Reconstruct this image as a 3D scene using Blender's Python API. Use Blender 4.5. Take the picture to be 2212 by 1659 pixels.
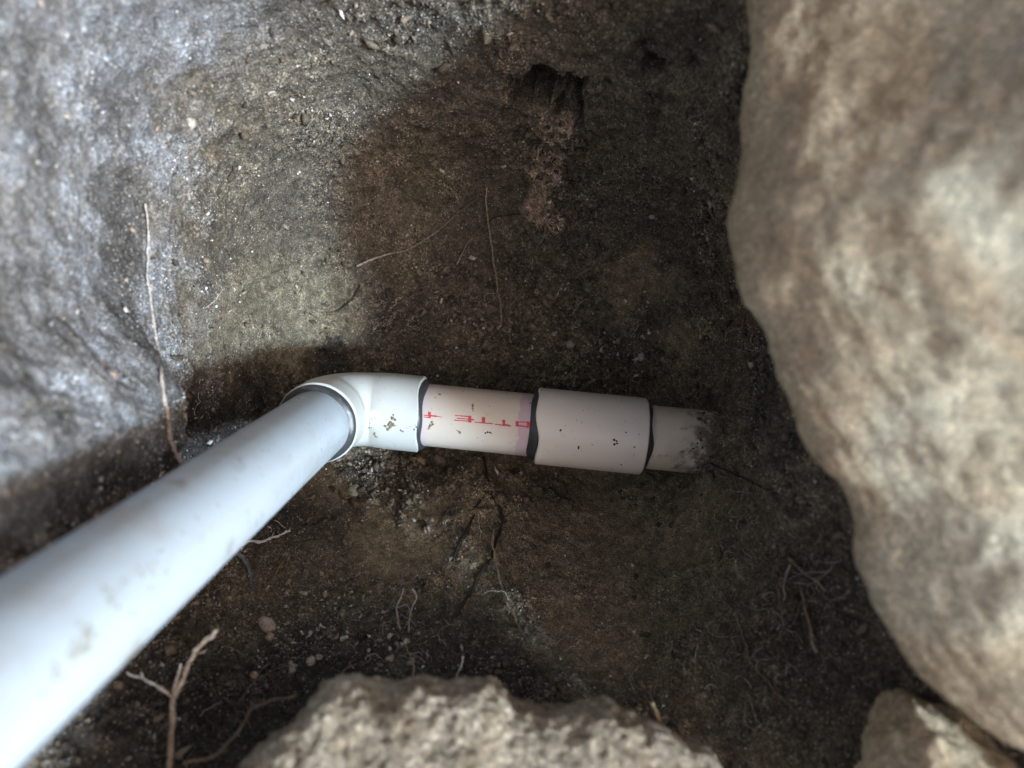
import bpy, bmesh, math, random
import numpy as np
from mathutils import Vector, Matrix
from mathutils.bvhtree import BVHTree

random.seed(7)
rng = np.random.default_rng(11)
scene = bpy.context.scene
for o in list(bpy.data.objects):
    bpy.data.objects.remove(o)
COL = scene.collection

# ------------------------------------------------------------------ camera
# World: origin at the elbow's axis crossing, +Z up along the riser, +X along the buried run.
FPX, CX, CY = 1536.0, 1106.0, 829.5          # focal length and centre of a 2212 px wide picture
def nrm(v):
    v = np.array(v, float); return v / np.linalg.norm(v)
DN = nrm((80, 308, FPX))                     # straight down, in (right, up, forward)
ZW = -DN
XW = np.array((1.0, -0.098, 0.0)); XW[2] = -(XW[0]*DN[0] + XW[1]*DN[1]) / DN[2]
XW = nrm(XW)
cv = lambda a: np.array((a[0], a[1], -a[2]))  # (right, up, forward) -> (right, up, back)
Xc, Zc = cv(XW), cv(ZW)
Yc = np.cross(Zc, Xc)
RW = np.array((Xc, Yc, Zc))                  # world <- camera
D0 = 0.554
ELB = (733.0, 877.0)
E_cam = np.array(((ELB[0]-CX)/FPX*D0, -(ELB[1]-CY)/FPX*D0, -D0))
CAM = -(RW @ E_cam)

cam_d = bpy.data.cameras.new('camera')
cam = bpy.data.objects.new('camera', cam_d); COL.objects.link(cam)
M = Matrix([list(RW[i]) + [CAM[i]] for i in range(3)] + [[0, 0, 0, 1]])
cam.matrix_world = M
cam_d.sensor_width = 36.0
cam_d.lens = 36.0*FPX/2212.0
cam_d.clip_start = 0.005
cam_d.clip_end = 500.0
cam_d.dof.use_dof = True
cam_d.dof.focus_distance = 0.545
cam_d.dof.aperture_fstop = 4.3
scene.camera = cam

# ------------------------------------------------------------------ light
SUN_EL, SUN_AZ = math.radians(46.5), math.radians(-7)      # azimuth from +X towards +Y
sun_dir = Vector((math.cos(SUN_EL)*math.cos(SUN_AZ), math.cos(SUN_EL)*math.sin(SUN_AZ), math.sin(SUN_EL)))
world = bpy.data.worlds.new('World'); scene.world = world; world.use_nodes = True
wn = world.node_tree
sky = wn.nodes.new('ShaderNodeTexSky'); sky.sky_type = 'NISHITA'; sky.sun_disc = False
sky.sun_elevation = SUN_EL; sky.sun_rotation = math.radians(90) - SUN_AZ
sky.dust_density = 6.0; sky.air_density = 0.36; sky.ozone_density = 0.3
bg = wn.nodes['Background']; bg.inputs['Strength'].default_value = 0.15
wn.links.new(sky.outputs[0], bg.inputs[0])
sl = bpy.data.lights.new('sun', 'SUN'); sl.energy = 3.6; sl.angle = math.radians(6.5); sl.color = (0.52, 0.76, 1.0)
so = bpy.data.objects.new('sun', sl); COL.objects.link(so)
so.rotation_euler = sun_dir.to_track_quat('Z', 'Y').to_euler()
scene.view_settings.view_transform = 'Standard'
scene.view_settings.look = 'None'
scene.view_settings.gamma = 1.0
scene.view_settings.exposure = 0.78
scene.render.engine = 'CYCLES'

# ------------------------------------------------------------------ helpers
def ray(x, y):
    """camera ray through a point of the 2212 px picture: origin, unit direction, forward scale"""
    d = RW @ np.array(((x-CX)/FPX, -(y-CY)/FPX, -1.0))
    return CAM, d
def at(x, y, depth):
    o, d = ray(x, y)
    return o + d*depth

def hashf(ix, iy, iz, seed):
    h = (ix.astype(np.uint32)*np.uint32(374761393) + iy.astype(np.uint32)*np.uint32(668265263)
         + iz.astype(np.uint32)*np.uint32(2147483647) + np.uint32((seed*974634777) & 0xffffffff))
    h = (h ^ (h >> np.uint32(13)))*np.uint32(1274126177)
    h = (h ^ (h >> np.uint32(16)))*np.uint32(2246822519)
    h ^= h >> np.uint32(15)
    return h.astype(np.float32)*np.float32(1/4294967295.0)
ROT = np.array(((0.36, 0.48, -0.8), (-0.8, 0.6, 0.0), (0.48, 0.64, 0.6)), np.float32)
def vnoise(p, seed=0):
    f = np.floor(p); i = f.astype(np.int64); w = (p-f).astype(np.float32)
    w = w*w*w*(w*(w*6-15)+10)
    r = 0
    for dx in (0, 1):
        wx = w[:, 0] if dx else 1-w[:, 0]
        for dy in (0, 1):
            wy = w[:, 1] if dy else 1-w[:, 1]
            for dz in (0, 1):
                wz = w[:, 2] if dz else 1-w[:, 2]
                r = r + wx*wy*wz*hashf(i[:, 0]+dx, i[:, 1]+dy, i[:, 2]+dz, seed)
    return r*2-1
def fbm(p, freq, octs, seed=0, gain=0.5):
    q = (p.astype(np.float32) @ ROT.T)*freq
    a, s, r = 1.0, 0.0, 0
    for k in range(octs):
        r = r + a*vnoise(q, seed+k*17); s += a
        q = (q @ ROT.T)*2.03 + 3.1; a *= gain
    return r/s
def worley(p, freq, seed=0):
    q = (p.astype(np.float32) @ ROT.T)*freq
    b = np.floor(q-0.5).astype(np.int64)
    best = np.full(len(q), 9.0, np.float32); cid = np.zeros(len(q), np.float32)
    for dx in (0, 1):
        for dy in (0, 1):
            for dz in (0, 1):
                ix, iy, iz = b[:, 0]+dx, b[:, 1]+dy, b[:, 2]+dz
                hx = hashf(ix, iy, iz, seed); hy = hashf(ix, iy, iz, seed+5); hz = hashf(ix, iy, iz, seed+9)
                d = (ix+.5+(hx-.5)*.8-q[:, 0])**2 + (iy+.5+(hy-.5)*.8-q[:, 1])**2 + (iz+.5+(hz-.5)*.8-q[:, 2])**2
                m = d < best
                best = np.where(m, d, best); cid = np.where(m, hx, cid)
    return np.sqrt(best), cid
def sstep(a, b, x):
    t = np.clip((x-a)/(b-a), 0, 1); return t*t*(3-2*t)

def link(name, me, mat=None, parent=None, smooth=True):
    o = bpy.data.objects.new(name, me); COL.objects.link(o)
    if mat: me.materials.append(mat)
    if parent: o.parent = parent
    if smooth: me.polygons.foreach_set('use_smooth', np.ones(len(me.polygons), bool))
    return o
def mesh_np(name, co, faces):
    """co (n,3), faces (m,k) all alike"""
    me = bpy.data.meshes.new(name)
    co = np.ascontiguousarray(co, np.float32); faces = np.ascontiguousarray(faces, np.int32)
    k = faces.shape[1]; m = len(faces)
    me.vertices.add(len(co)); me.vertices.foreach_set('co', co.ravel())
    me.loops.add(m*k); me.loops.foreach_set('vertex_index', faces.ravel())
    me.polygons.add(m); me.polygons.foreach_set('loop_start', np.arange(0, m*k, k, dtype=np.int32))
    me.polygons.foreach_set('loop_total', np.full(m, k, np.int32))
    me.update(calc_edges=True)
    return me
def grid_faces(nu, nv, close_v=True):
    """nu rows of nv points"""
    i = np.arange(nu-1)[:, None]*nv; j = np.arange(nv if close_v else nv-1)[None, :]; j2 = (j+1) % nv
    return np.stack((i+j, i+j2, i+nv+j2, i+nv+j), -1).reshape(-1, 4)
def vnormals(co3):
    """normals of a grid (nu, nv, 3), closed in v"""
    du = np.gradient(co3, axis=0)
    dv = np.roll(co3, -1, 1) - np.roll(co3, 1, 1)
    n = np.cross(dv, du)
    n /= np.linalg.norm(n, axis=2, keepdims=True)+1e-12
    return n
def set_col(me, rgb, name='tint', alpha=None):
    a = me.color_attributes.new(name, 'FLOAT_COLOR', 'POINT')
    c = np.ones((len(rgb), 4), np.float32); c[:, :3] = rgb
    if alpha is not None: c[:, 3] = alpha
    a.data.foreach_set('color', c.ravel())
def tag(o, label=None, cat=None, group=None, kind=None):
    if label: o['label'] = label
    if cat: o['category'] = cat
    if group: o['group'] = group
    if kind: o['kind'] = kind
    return o
def empty(name, loc=(0, 0, 0)):
    o = bpy.data.objects.new(name, None); COL.objects.link(o); o.location = loc; o.empty_display_size = 0.02
    return o

# ------------------------------------------------------------------ materials
class NT:
    def __init__(s, name):
        s.m = bpy.data.materials.new(name); s.m.use_nodes = True; s.t = s.m.node_tree
        s.b = s.t.nodes['Principled BSDF']; s.tc = None
    def n(s, typ, **kw):
        nd = s.t.nodes.new(typ)
        for k, v in kw.items(): setattr(nd, k, v)
        return nd
    def l(s, a, b): s.t.links.new(a, b)
    def coord(s):
        if not s.tc: s.tc = s.n('ShaderNodeTexCoord')
        return s.tc.outputs['Object']
    def noise(s, scale, detail=4, rough=0.55, vec=None, dist=0):
        nd = s.n('ShaderNodeTexNoise'); nd.inputs['Scale'].default_value = scale
        nd.inputs['Detail'].default_value = detail; nd.inputs['Roughness'].default_value = rough
        nd.inputs['Distortion'].default_value = dist
        s.l(vec or s.coord(), nd.inputs['Vector']); return nd.outputs['Fac']
    def voro(s, scale, feature='F1', out='Distance', vec=None):
        nd = s.n('ShaderNodeTexVoronoi', feature=feature); nd.inputs['Scale'].default_value = scale
        s.l(vec or s.coord(), nd.inputs['Vector']); return nd.outputs[out]
    def ramp(s, fac, stops):
        nd = s.n('ShaderNodeValToRGB'); el = nd.color_ramp.elements
        while len(el) < len(stops): el.new(0.5)
        for e, (p, c) in zip(el, stops):
            e.position = p; e.color = (*c, 1) if not isinstance(c, (int, float)) else (c, c, c, 1)
        s.l(fac, nd.inputs[0]); return nd.outputs[0]
    def mix(s, fac, a, b, mode='MIX'):
        nd = s.n('ShaderNodeMix', data_type='RGBA', blend_type=mode)
        for sock, v in ((nd.inputs[0], fac), (nd.inputs[6], a), (nd.inputs[7], b)):
            if isinstance(v, (int, float)): sock.default_value = v
            elif isinstance(v, tuple): sock.default_value = (*v, 1)
            else: s.l(v, sock)
        return nd.outputs[2]
    def math(s, op, a, b=None, c=None, clamp=False):
        nd = s.n('ShaderNodeMath', operation=op, use_clamp=clamp)
        for sock, v in zip(nd.inputs, (a, b, c)):
            if v is None: continue
            if isinstance(v, (int, float)): sock.default_value = v
            else: s.l(v, sock)
        return nd.outputs[0]
    def maprange(s, v, a, b, c=0.0, d=1.0):
        nd = s.n('ShaderNodeMapRange', interpolation_type='SMOOTHSTEP')
        s.l(v, nd.inputs[0])
        for k, x in zip((1, 2, 3, 4), (a, b, c, d)): nd.inputs[k].default_value = x
        return nd.outputs[0]
    def attr(s, name='tint'):
        nd = s.n('ShaderNodeAttribute'); nd.attribute_name = name; return nd.outputs['Color']
    def bump(s, h, strength=0.5, dist=0.001, prev=None):
        nd = s.n('ShaderNodeBump'); nd.inputs['Strength'].default_value = strength
        nd.inputs['Distance'].default_value = dist
        s.l(h, nd.inputs['Height'])
        if prev: s.l(prev, nd.inputs['Normal'])
        s.l(nd.outputs[0], s.b.inputs['Normal']); return nd.outputs[0]
    def out(s, col=None, rough=0.8, spec=0.3):
        if col is not None:
            if isinstance(col, tuple): s.b.inputs['Base Color'].default_value = (*col, 1)
            else: s.l(col, s.b.inputs['Base Color'])
        if isinstance(rough, (int, float)): s.b.inputs['Roughness'].default_value = rough
        else: s.l(rough, s.b.inputs['Roughness'])
        s.b.inputs['Specular IOR Level'].default_value = spec
        return s.m

def soil_mat():
    t = NT('moist_soil')
    base = t.attr()
    f1 = t.noise(900, 6, 0.7); f2 = t.noise(160, 5, 0.62)
    g = t.ramp(f1, [(0.28, 0.28), (0.5, 0.9), (0.72, 2.1)])
    g2 = t.ramp(f2, [(0.3, 0.55), (0.5, 1.0), (0.7, 1.45)])
    c = t.mix(1.0, base, g, 'MULTIPLY'); c = t.mix(1.0, c, g2, 'MULTIPLY')
    ad = t.n('ShaderNodeAttribute'); ad.attribute_name = 'tint'
    def cells(scale):
        v_ = t.n('ShaderNodeTexVoronoi', feature='F1'); v_.inputs['Scale'].default_value = scale; t.l(t.coord(), v_.inputs['Vector'])
        s_ = t.n('ShaderNodeSeparateColor'); t.l(v_.outputs['Color'], s_.inputs[0]); return v_.outputs['Distance'], s_.outputs[2]
    da, ra = cells(620); db, rb = cells(1150)
    gm = t.ramp(ra, [(0.0, 0.34), (0.35, 0.75), (0.75, 1.1), (1.0, 2.1)])
    gm2 = t.ramp(rb, [(0.0, 0.5), (0.5, 0.9), (1.0, 1.75)])
    gr_ = t.n('ShaderNodeAttribute'); gr_.attribute_name = 'grit'; am = gr_.outputs['Fac']
    c = t.mix(am, c, t.mix(1.0, c, gm, 'MULTIPLY')); c = t.mix(am, c, t.mix(1.0, c, gm2, 'MULTIPLY'))
    vo = t.n('ShaderNodeTexVoronoi', feature='F1'); vo.inputs['Scale'].default_value = 820; t.l(t.coord(), vo.inputs['Vector'])
    sp = t.n('ShaderNodeSeparateColor'); t.l(vo.outputs['Color'], sp.inputs[0])
    sel = t.math('GREATER_THAN', t.math('ADD', sp.outputs[0], t.math('MULTIPLY', ad.outputs['Alpha'], 0.5)), 0.93)
    core = t.math('MULTIPLY', sel, t.maprange(vo.outputs['Distance'], 0.25, 0.5, 1, 0))
    c = t.mix(t.math('MULTIPLY', core, 0.75), c, t.ramp(sp.outputs[1], [(0.0, (0.16, 0.13, 0.10)), (0.6, (0.36, 0.33, 0.29)), (1.0, (0.60, 0.58, 0.55))]))
    n = t.bump(f1, 0.9, 0.0009); n = t.bump(f2, 0.6, 0.003, n); n = t.bump(t.math('SUBTRACT', 1.0, da), 0.55, 0.0011, n)
    ro = t.maprange(t.noise(260, 3), 0.35, 0.65, 0.62, 0.95)
    return t.out(c, ro, 0.28)
def attr_mat(name, rough=0.85, freq=700, amp=1.0, spec=0.25, bump=0.6, dist=0.0006):
    t = NT(name)
    f1 = t.noise(freq, 6, 0.65)
    g = t.ramp(f1, [(0.3, 1-.6*amp), (0.5, 1.0), (0.7, 1+.7*amp)])
    c = t.mix(1.0, t.attr(), g, 'MULTIPLY')
    t.bump(f1, bump, dist)
    return t.out(c, rough, spec)
def rock_mat(name, stops, patch, s1=22, s2=140, sp=9, con=1.0):
    t = NT(name)
    a = t.noise(s1, 7, 0.62, dist=0.6); b = t.noise(s2, 6, 0.7); p = t.noise(sp, 5, 0.6, dist=1.0)
    c = t.ramp(a, stops)
    c = t.mix(t.maprange(p, 0.5, 0.66), c, patch)
    sp_ = t.ramp(b, [(0.27, 1-.58*con), (0.5, 0.95), (0.72, 1+.65*con)])
    c = t.mix(1.0, c, sp_, 'MULTIPLY')
    fine = t.noise(520, 5, 0.7)
    c = t.mix(1.0, c, t.ramp(fine, [(0.3, 0.6), (0.55, 1.0), (0.75, 1.5)]), 'MULTIPLY')
    n = t.bump(b, 0.8, 0.004); t.bump(fine, 0.7, 0.0012, n)
    return t.out(c, 0.88, 0.2)

def pvc_mat(name, base, streak=0.12, speck=0.5, rough=0.33, extra=None):
    """white plastic with faint scuffs and dirt specks; extra(t, colour) adds marks"""
    t = NT(name)
    co = t.coord()
    mp = t.n('ShaderNodeMapping'); mp.inputs['Scale'].default_value = (1, 1, 1)
    t.l(co, mp.inputs[0])
    cloud = t.noise(28, 5, 0.6)
    c = t.mix(t.maprange(cloud, 0.45, 0.75, 0, 0.35), base, tuple(x*y for x, y in zip(base, (0.86, 0.84, 0.79))))
    d = t.voro(330); sel = t.noise(60, 2)
    dots = t.math('MULTIPLY', t.maprange(d, 0.06, 0.16, 1, 0), t.maprange(sel, 0.56, 0.62))
    c = t.mix(t.math('MULTIPLY', dots, speck), c, (0.16, 0.13, 0.08))
    d2 = t.voro(700); sel2 = t.noise(90, 2)
    dots2 = t.math('MULTIPLY', t.maprange(d2, 0.08, 0.2, 1, 0), t.maprange(sel2, 0.5, 0.6))
    c = t.mix(t.math('MULTIPLY', dots2, speck*0.7), c, (0.3, 0.26, 0.19))
    if extra: c = extra(t, c)
    t.bump(t.noise(240, 4, 0.6), 0.12, 0.0004)
    r = t.maprange(t.noise(120, 4), 0.3, 0.7, rough-0.06, rough+0.16)
    return t.out(c, r, 0.5)

def xcoord(t, axis='X'):
    s = t.n('ShaderNodeSeparateXYZ'); t.l(t.coord(), s.inputs[0]); return s.outputs[axis]

M_SOIL = soil_mat()
M_GRAIN = attr_mat('sand_grain', 0.5, 900, 0.4, 0.4)
M_CLOD = attr_mat('dry_clod', 0.9, 800, 0.9)
M_ROOT = attr_mat('root_bark', 0.85, 900, 1.0, 0.2, 0.9, 0.0008)

# ------------------------------------------------------------------ the pit
PC = np.array((0.11, 0.06))
LEV = np.array((-0.066, -0.035, 0.05, 0.13, 0.22, 0.30, 0.36))
AZ = np.arange(0, 360, 45)
RAD = np.array((   # radius at each azimuth (rows: levels)
    (0.150, 0.125, 0.120, 0.140, 0.150, 0.130, 0.098, 0.140),
    (0.185, 0.165, 0.150, 0.178, 0.172, 0.165, 0.118, 0.175),
    (0.192, 0.200, 0.205, 0.222, 0.192, 0.205, 0.158, 0.208),
    (0.185, 0.222, 0.255, 0.245, 0.198, 0.238, 0.178, 0.230),
    (0.235, 0.300, 0.320, 0.262, 0.190, 0.250, 0.184, 0.305),
    (0.310, 0.360, 0.372, 0.282, 0.198, 0.256, 0.180, 0.350),
    (0.360, 0.420, 0.420, 0.315, 0.230, 0.280, 0.195, 0.390)))
def per_interp(tab, th):
    """smooth periodic interpolation over azimuth by a trigonometric-free Catmull-Rom"""
    n = len(tab); x = (th/(2*np.pi)*n) % n; i = np.floor(x).astype(int); f = x-i
    p0, p1, p2, p3 = tab[(i-1) % n], tab[i % n], tab[(i+1) % n], tab[(i+2) % n]
    return 0.5*((2*p1)+(-p0+p2)*f+(2*p0-5*p1+4*p2-p3)*f*f+(-p0+3*p1-3*p2+p3)*f**3)
def pit_base(nu, nv):
    th = np.arange(nv)/nv*2*np.pi
    R = np.array([per_interp(r, th) for r in RAD])            # levels x nv
    key_r = [np.zeros(nv)+0.0015, R[0]*0.45, R[0]*0.85]
    key_z = [np.zeros(nv)-0.073, np.zeros(nv)-0.073, np.zeros(nv)-0.070]
    for k in range(len(LEV)):
        key_r.append(R[k]); key_z.append(np.zeros(nv)+LEV[k])
    key_r += [R[-1]+0.06, R[-1]+0.16, np.full(nv, 0.80)]; key_z += [np.full(nv, 0.385)]*2 + [np.full(nv, 0.39)]
    kr, kz = np.array(key_r), np.array(key_z)
    # spread the rows by arc length, coarser outside the rim
    seg = np.array((0.08, 0.06, 0.025, 0.05, 0.10, 0.09, 0.095, 0.09, 0.07, 0.03, 0.03, 0.05))
    s = np.concatenate(((0,), np.cumsum(seg))); s /= s[-1]
    u = np.linspace(0, 1, nu)
    i = np.clip(np.searchsorted(s, u, 'right')-1, 0, len(seg)-1); f = ((u-s[i])/(s[i+1]-s[i]))[:, None]
    def cr(t):
        n = len(t); g = lambda k: t[np.clip(k, 0, n-1)]
        p0, p1, p2, p3 = g(i-1), g(i), g(i+1), g(i+2)
        return 0.5*((2*p1)+(-p0+p2)*f+(2*p0-5*p1+4*p2-p3)*f*f+(-p0+3*p1-3*p2+p3)*f**3)
    r, z = cr(kr), cr(kz)
    return np.stack((PC[0]+r*np.cos(th), PC[1]+r*np.sin(th), z), -1), s

co_c, _ = pit_base(90, 120)
bvh_c = BVHTree.FromPolygons([tuple(map(float, v)) for v in co_c.reshape(-1, 3)], [tuple(map(int, f)) for f in grid_faces(90, 120)])
def on_base(x, y):
    o, d = ray(x, y)
    h = bvh_c.ray_cast(Vector(o), Vector(d).normalized())
    return np.array(h[0]) if h[0] else at(x, y, 0.5)

NU, NV = 640, 1400
co3, S = pit_base(NU, NV)
nr3 = vnormals(co3)
if nr3[10, 10, 2] < 0: nr3 = -nr3
p = co3.reshape(-1, 3); nr = nr3.reshape(-1, 3)
# soil and painted shade regions, each a soft patch about a spot of the pit
def patch(x, y, rad, edge=0.5, wob=0.35, seed=0, stretch=None):
    c = on_base(x, y)
    d = p-c
    if stretch is not None:
        ax, k = stretch; ax = nrm(ax); d = d - np.outer(d @ ax, ax)*(1-1/k)
    dist = np.linalg.norm(d, axis=1)/rad
    return 1-sstep(1-edge, 1+edge, dist+wob*WOB[seed % 3])
WOB = [fbm(p, 45, 4, 101), fbm(p, 60, 4, 131), fbm(p, 90, 4, 161)]
lo = fbm(p, 9, 3, 1); mid = fbm(p, 38, 4, 2); hi = fbm(p, 140, 4, 3); fine = fbm(p, 520, 3, 4)
w0, c0_ = worley(p, 62, 15); w1, c1 = worley(p, 120, 5); w2, c2 = worley(p, 330, 6)
dry_unshaded = np.maximum.reduce([sstep(0.03, -0.055, p[:, 0]+0.03*mid)*sstep(-0.025, 0.012, p[:, 1]+0.015*mid)*sstep(0.03, 0.14, p[:, 2]+0.05*mid),  # pale dry soil, cut off where the wall is shadowed to darken it
                         sstep(0.31, 0.36, p[:, 2])])
smooth = np.maximum.reduce([patch(620, 640, 0.045, 0.6, 0.8, 1), patch(500, 680, 0.04, 0.6, 0.6, 0), patch(760, 690, 0.02, 0.5, 0.9, 2),
                            patch(1390, 640, 0.032, 0.6, 0.9, 1), patch(1440, 720, 0.022, 0.6, 0.9, 2),
                            patch(860, 1130, 0.045, 0.5, 0.6, 0), patch(1300, 1150, 0.06, 0.7, 0.7, 1), patch(1500, 1130, 0.05, 0.7, 0.7, 2),
                            patch(690, 1060, 0.022, 0.4, 0.6, 2), patch(1300, 1360, 0.05, 0.7, 0.8, 0), patch(1000, 480, 0.05, 0.7, 0.8, 0)*0.6,
                            patch(560, 470, 0.03, 0.7, 0.8, 1)*0.7])
oax = on_base(640, 565)-on_base(410, 760)
olive = np.maximum.reduce([patch(520, 655, 0.016, 0.5, 0.5, 2, (oax, 3.2)), patch(640, 670, 0.030, 0.7, 1.0, 2), patch(560, 720, 0.028, 0.7, 1.0, 0), patch(720, 610, 0.026, 0.7, 0.9, 0), patch(700, 1060, 0.02, 0.4, 0.6, 1)])
ochre = np.maximum.reduce([patch(1390, 620, 0.026, 0.6, 1.0, 1), patch(1480, 740, 0.02, 0.6, 1.0, 2), patch(880, 1140, 0.05, 0.8, 0.8, 0), patch(690, 705, 0.010, 0.6, 1.0, 1),
                           patch(680, 1070, 0.022, 0.5, 0.7, 1), patch(1030, 1070, 0.03, 0.7, 1.0, 1), patch(1300, 1130, 0.055, 0.8, 0.9, 2)*0.75,
                           patch(1480, 1110, 0.05, 0.8, 0.9, 0)*0.6, patch(1280, 1330, 0.045, 0.8, 0.8, 1)*0.55])
vax = on_base(300, 800)-on_base(310, 450)
damp_shade = np.maximum.reduce([patch(270, 640, 0.016, 0.6, 0.7, 0, (vax, 4.5)), patch(440, 560, 0.03, 0.7, 0.9, 1)*0.7, patch(600, 330, 0.06, 0.8, 0.8, 2)*0.6, patch(850, 140, 0.085, 0.8, 0.7, 0)*0.6, patch(690, 380, 0.06, 0.8, 0.8, 1)*0.55, patch(1150, 60, 0.06, 0.8, 0.7, 1)*0.4, patch(230, 250, 0.02, 0.7, 1.0, 1)*0.6])  # dark soil stripe, plus patches painting shade onto sunlit soil
humus_and_shade = np.maximum.reduce([patch(430, 890, 0.028, 0.5, 0.6, 0), patch(560, 830, 0.025, 0.5, 0.6, 1), patch(250, 1020, 0.03, 0.5, 0.5, 2), patch(720, 770, 0.018, 0.5, 0.8, 0), patch(80, 1140, 0.03, 0.5, 0.5, 1), patch(900, 1050, 0.026, 0.4, 1.1, 0), patch(780, 1040, 0.02, 0.4, 1.0, 1), patch(1200, 1070, 0.02, 0.5, 1.0, 2),  # humus, plus patches on this row painting the riser's shadow darker
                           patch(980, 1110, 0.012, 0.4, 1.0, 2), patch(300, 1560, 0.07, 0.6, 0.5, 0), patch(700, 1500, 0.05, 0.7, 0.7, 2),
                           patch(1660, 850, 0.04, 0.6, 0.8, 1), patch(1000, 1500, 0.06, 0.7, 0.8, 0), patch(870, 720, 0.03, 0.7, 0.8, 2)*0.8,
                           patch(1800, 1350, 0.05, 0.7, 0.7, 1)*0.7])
sax = on_base(1165, 470)-on_base(1195, 260)
strip = np.maximum.reduce([patch(1185, 350, 0.0115, 0.3, 0.9, 1, (sax, 3.6)), patch(1200, 285, 0.015, 0.35, 0.9, 2), patch(1165, 455, 0.0125, 0.25, 0.9, 0), patch(1200, 478, 0.008, 0.3, 0.9, 1)])
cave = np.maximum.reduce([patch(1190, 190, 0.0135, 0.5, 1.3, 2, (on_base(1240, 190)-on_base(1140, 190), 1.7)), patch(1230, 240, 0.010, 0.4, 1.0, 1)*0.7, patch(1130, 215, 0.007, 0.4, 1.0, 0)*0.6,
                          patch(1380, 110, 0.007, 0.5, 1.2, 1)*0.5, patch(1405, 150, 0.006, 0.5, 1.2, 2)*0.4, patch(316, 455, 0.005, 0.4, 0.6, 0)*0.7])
cut = np.maximum.reduce([patch(318, 520, 0.0016, 0.6, 0.8, 0, (vax, 22)), patch(700, 760, 0.003, 0.6, 1.4, 2, (oax, 3)), patch(590, 615, 0.006, 0.6, 0.9, 0, (on_base(640, 590)-on_base(540, 640), 5)), patch(860, 1100, 0.003, 0.6, 1.4, 1, (on_base(850, 1060)-on_base(840, 1160), 5)),
                         patch(690, 1115, 0.003, 0.6, 1.2, 2, (on_base(640, 1120)-on_base(740, 1090), 4))])
rough = np.maximum(np.clip(1-0.85*smooth, 0.1, 1), humus_and_shade)
clump0 = sstep(-0.1, 0.6, mid+0.5*hi)
# relief: lumps, clods, crumbs; scraped clay stays smoother
led = sstep(0.02, -0.05, p[:, 0])*sstep(0.085, 0.03, p[:, 1]+0.02*mid)*sstep(0.105, 0.14, p[:, 2]+0.012*mid+0.006*hi)*sstep(-0.13, -0.07, p[:, 1])*sstep(0.36, 0.28, p[:, 2])
disp = 0.0085*lo + 0.0060*mid*(0.5+0.5*rough) + 0.0050*rough*np.clip(0.5-w0, -.1, .5)*sstep(-0.1, 0.35, WOB[1]) + rough*(0.0024*hi + 0.0022*(0.55-w1)*sstep(-0.2, 0.3, mid+0.3*hi) + 0.0010*(0.55-w2)) + 0.0005*fine
disp *= 1-0.4*dry_unshaded
disp += 0.006*strip*(0.6+0.8*hi) - 0.036*cave - 0.005*cut + humus_and_shade*(0.0016+0.0035*np.clip(0.5-w1, -.2, .5))
far = sstep(0.45, 0.6, np.linalg.norm(p[:, :2]-PC, axis=1))
disp = disp*(1-far) + far*0.006*lo
# keep the soil clear of the pipe run and hug the buried pipe
pv = p + nr*disp[:, None]
pv[:, 0] += 0.036*led
hp = np.exp(-(((pv-np.array((0.305, 0.0, 0.02)))/np.array((0.03, 0.035, 0.03)))**2).sum(1))
pv[:, 0] -= 0.016*hp*(1+0.6*hi)
ryz = np.hypot(pv[:, 1], pv[:, 2]); inx = (pv[:, 0] > -0.03) & (pv[:, 0] < 0.268+0.012*hi)
lim = np.where(pv[:, 0] < 0.238, 0.0345, 0.0275 - 0.0045*sstep(0.262, 0.285, pv[:, 0]))
push = np.where(inx & (ryz < lim), lim-ryz, 0)
sc = push/np.maximum(ryz, 1e-4)
pv[:, 1] += pv[:, 1]*sc; pv[:, 2] += pv[:, 2]*sc
# colour of the soil, with shade painted into some layers
def C(*a): return np.array(a, np.float32)
col = np.tile(C(0.160, 0.124, 0.080), (len(p), 1))
def lay(c, m):
    global col
    m = np.clip(m, 0, 1)[:, None]; col = col*(1-m) + c*m
lay(C(0.225, 0.175, 0.112), sstep(-0.1, 0.5, mid)*0.7)
lay(C(0.085, 0.068, 0.050), sstep(0.0, 0.5, -lo)*0.6)
lay(C(0.070, 0.055, 0.042), sstep(0.1, 0.45, WOB[0])*0.55*rough)
lay(C(0.20, 0.155, 0.10), (c0_ > 0.7)*sstep(0.5, 0.25, w0)*0.4*rough)
lay(C(0.036, 0.030, 0.026), humus_and_shade*0.85)
lay(C(0.32, 0.23, 0.135), ochre*0.85*(0.7+0.4*hi))
lay(C(0.200, 0.165, 0.105), olive*0.85*(0.75+0.5*hi))
lay(C(0.240, 0.252, 0.268), dry_unshaded*np.clip(0.62+0.6*mid+0.45*hi, 0, 1))
lay(C(0.10, 0.095, 0.092), dry_unshaded*sstep(0.0, 0.35, -mid)*0.7)
lay(C(0.066, 0.058, 0.050), damp_shade*0.85)
riser_shade = sstep(0.022, -0.008, p[:, 1]+0.012*mid)*sstep(0.06, -0.01, p[:, 0])*sstep(-0.12, -0.08, p[:, 1])*sstep(-0.03, 0.02, p[:, 2])  # paints the wall by the riser darker, deepening the shadow cast there
lay(C(0.040, 0.032, 0.028), riser_shade*0.9)
lay(C(0.46, 0.33, 0.225), strip*(0.95+0.3*hi))
lay(C(0.03, 0.024, 0.02), cave*0.8)  # blackens the hollow, painting in the shade of its depth
lay(C(0.26, 0.225, 0.18), (c2 > 0.88)*sstep(0.45, 0.2, w2)*0.55*rough)
lay(C(0.03, 0.026, 0.022), (c1 < 0.10)*0.35*rough)
col *= (1+0.25*hi+0.18*fine)[:, None]
col = np.clip(col, 0.008, 0.5)
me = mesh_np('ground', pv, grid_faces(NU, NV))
set_col(me, col, alpha=np.clip(0.05+0.22*clump0*rough+0.55*dry_unshaded, 0, 1))
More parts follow.
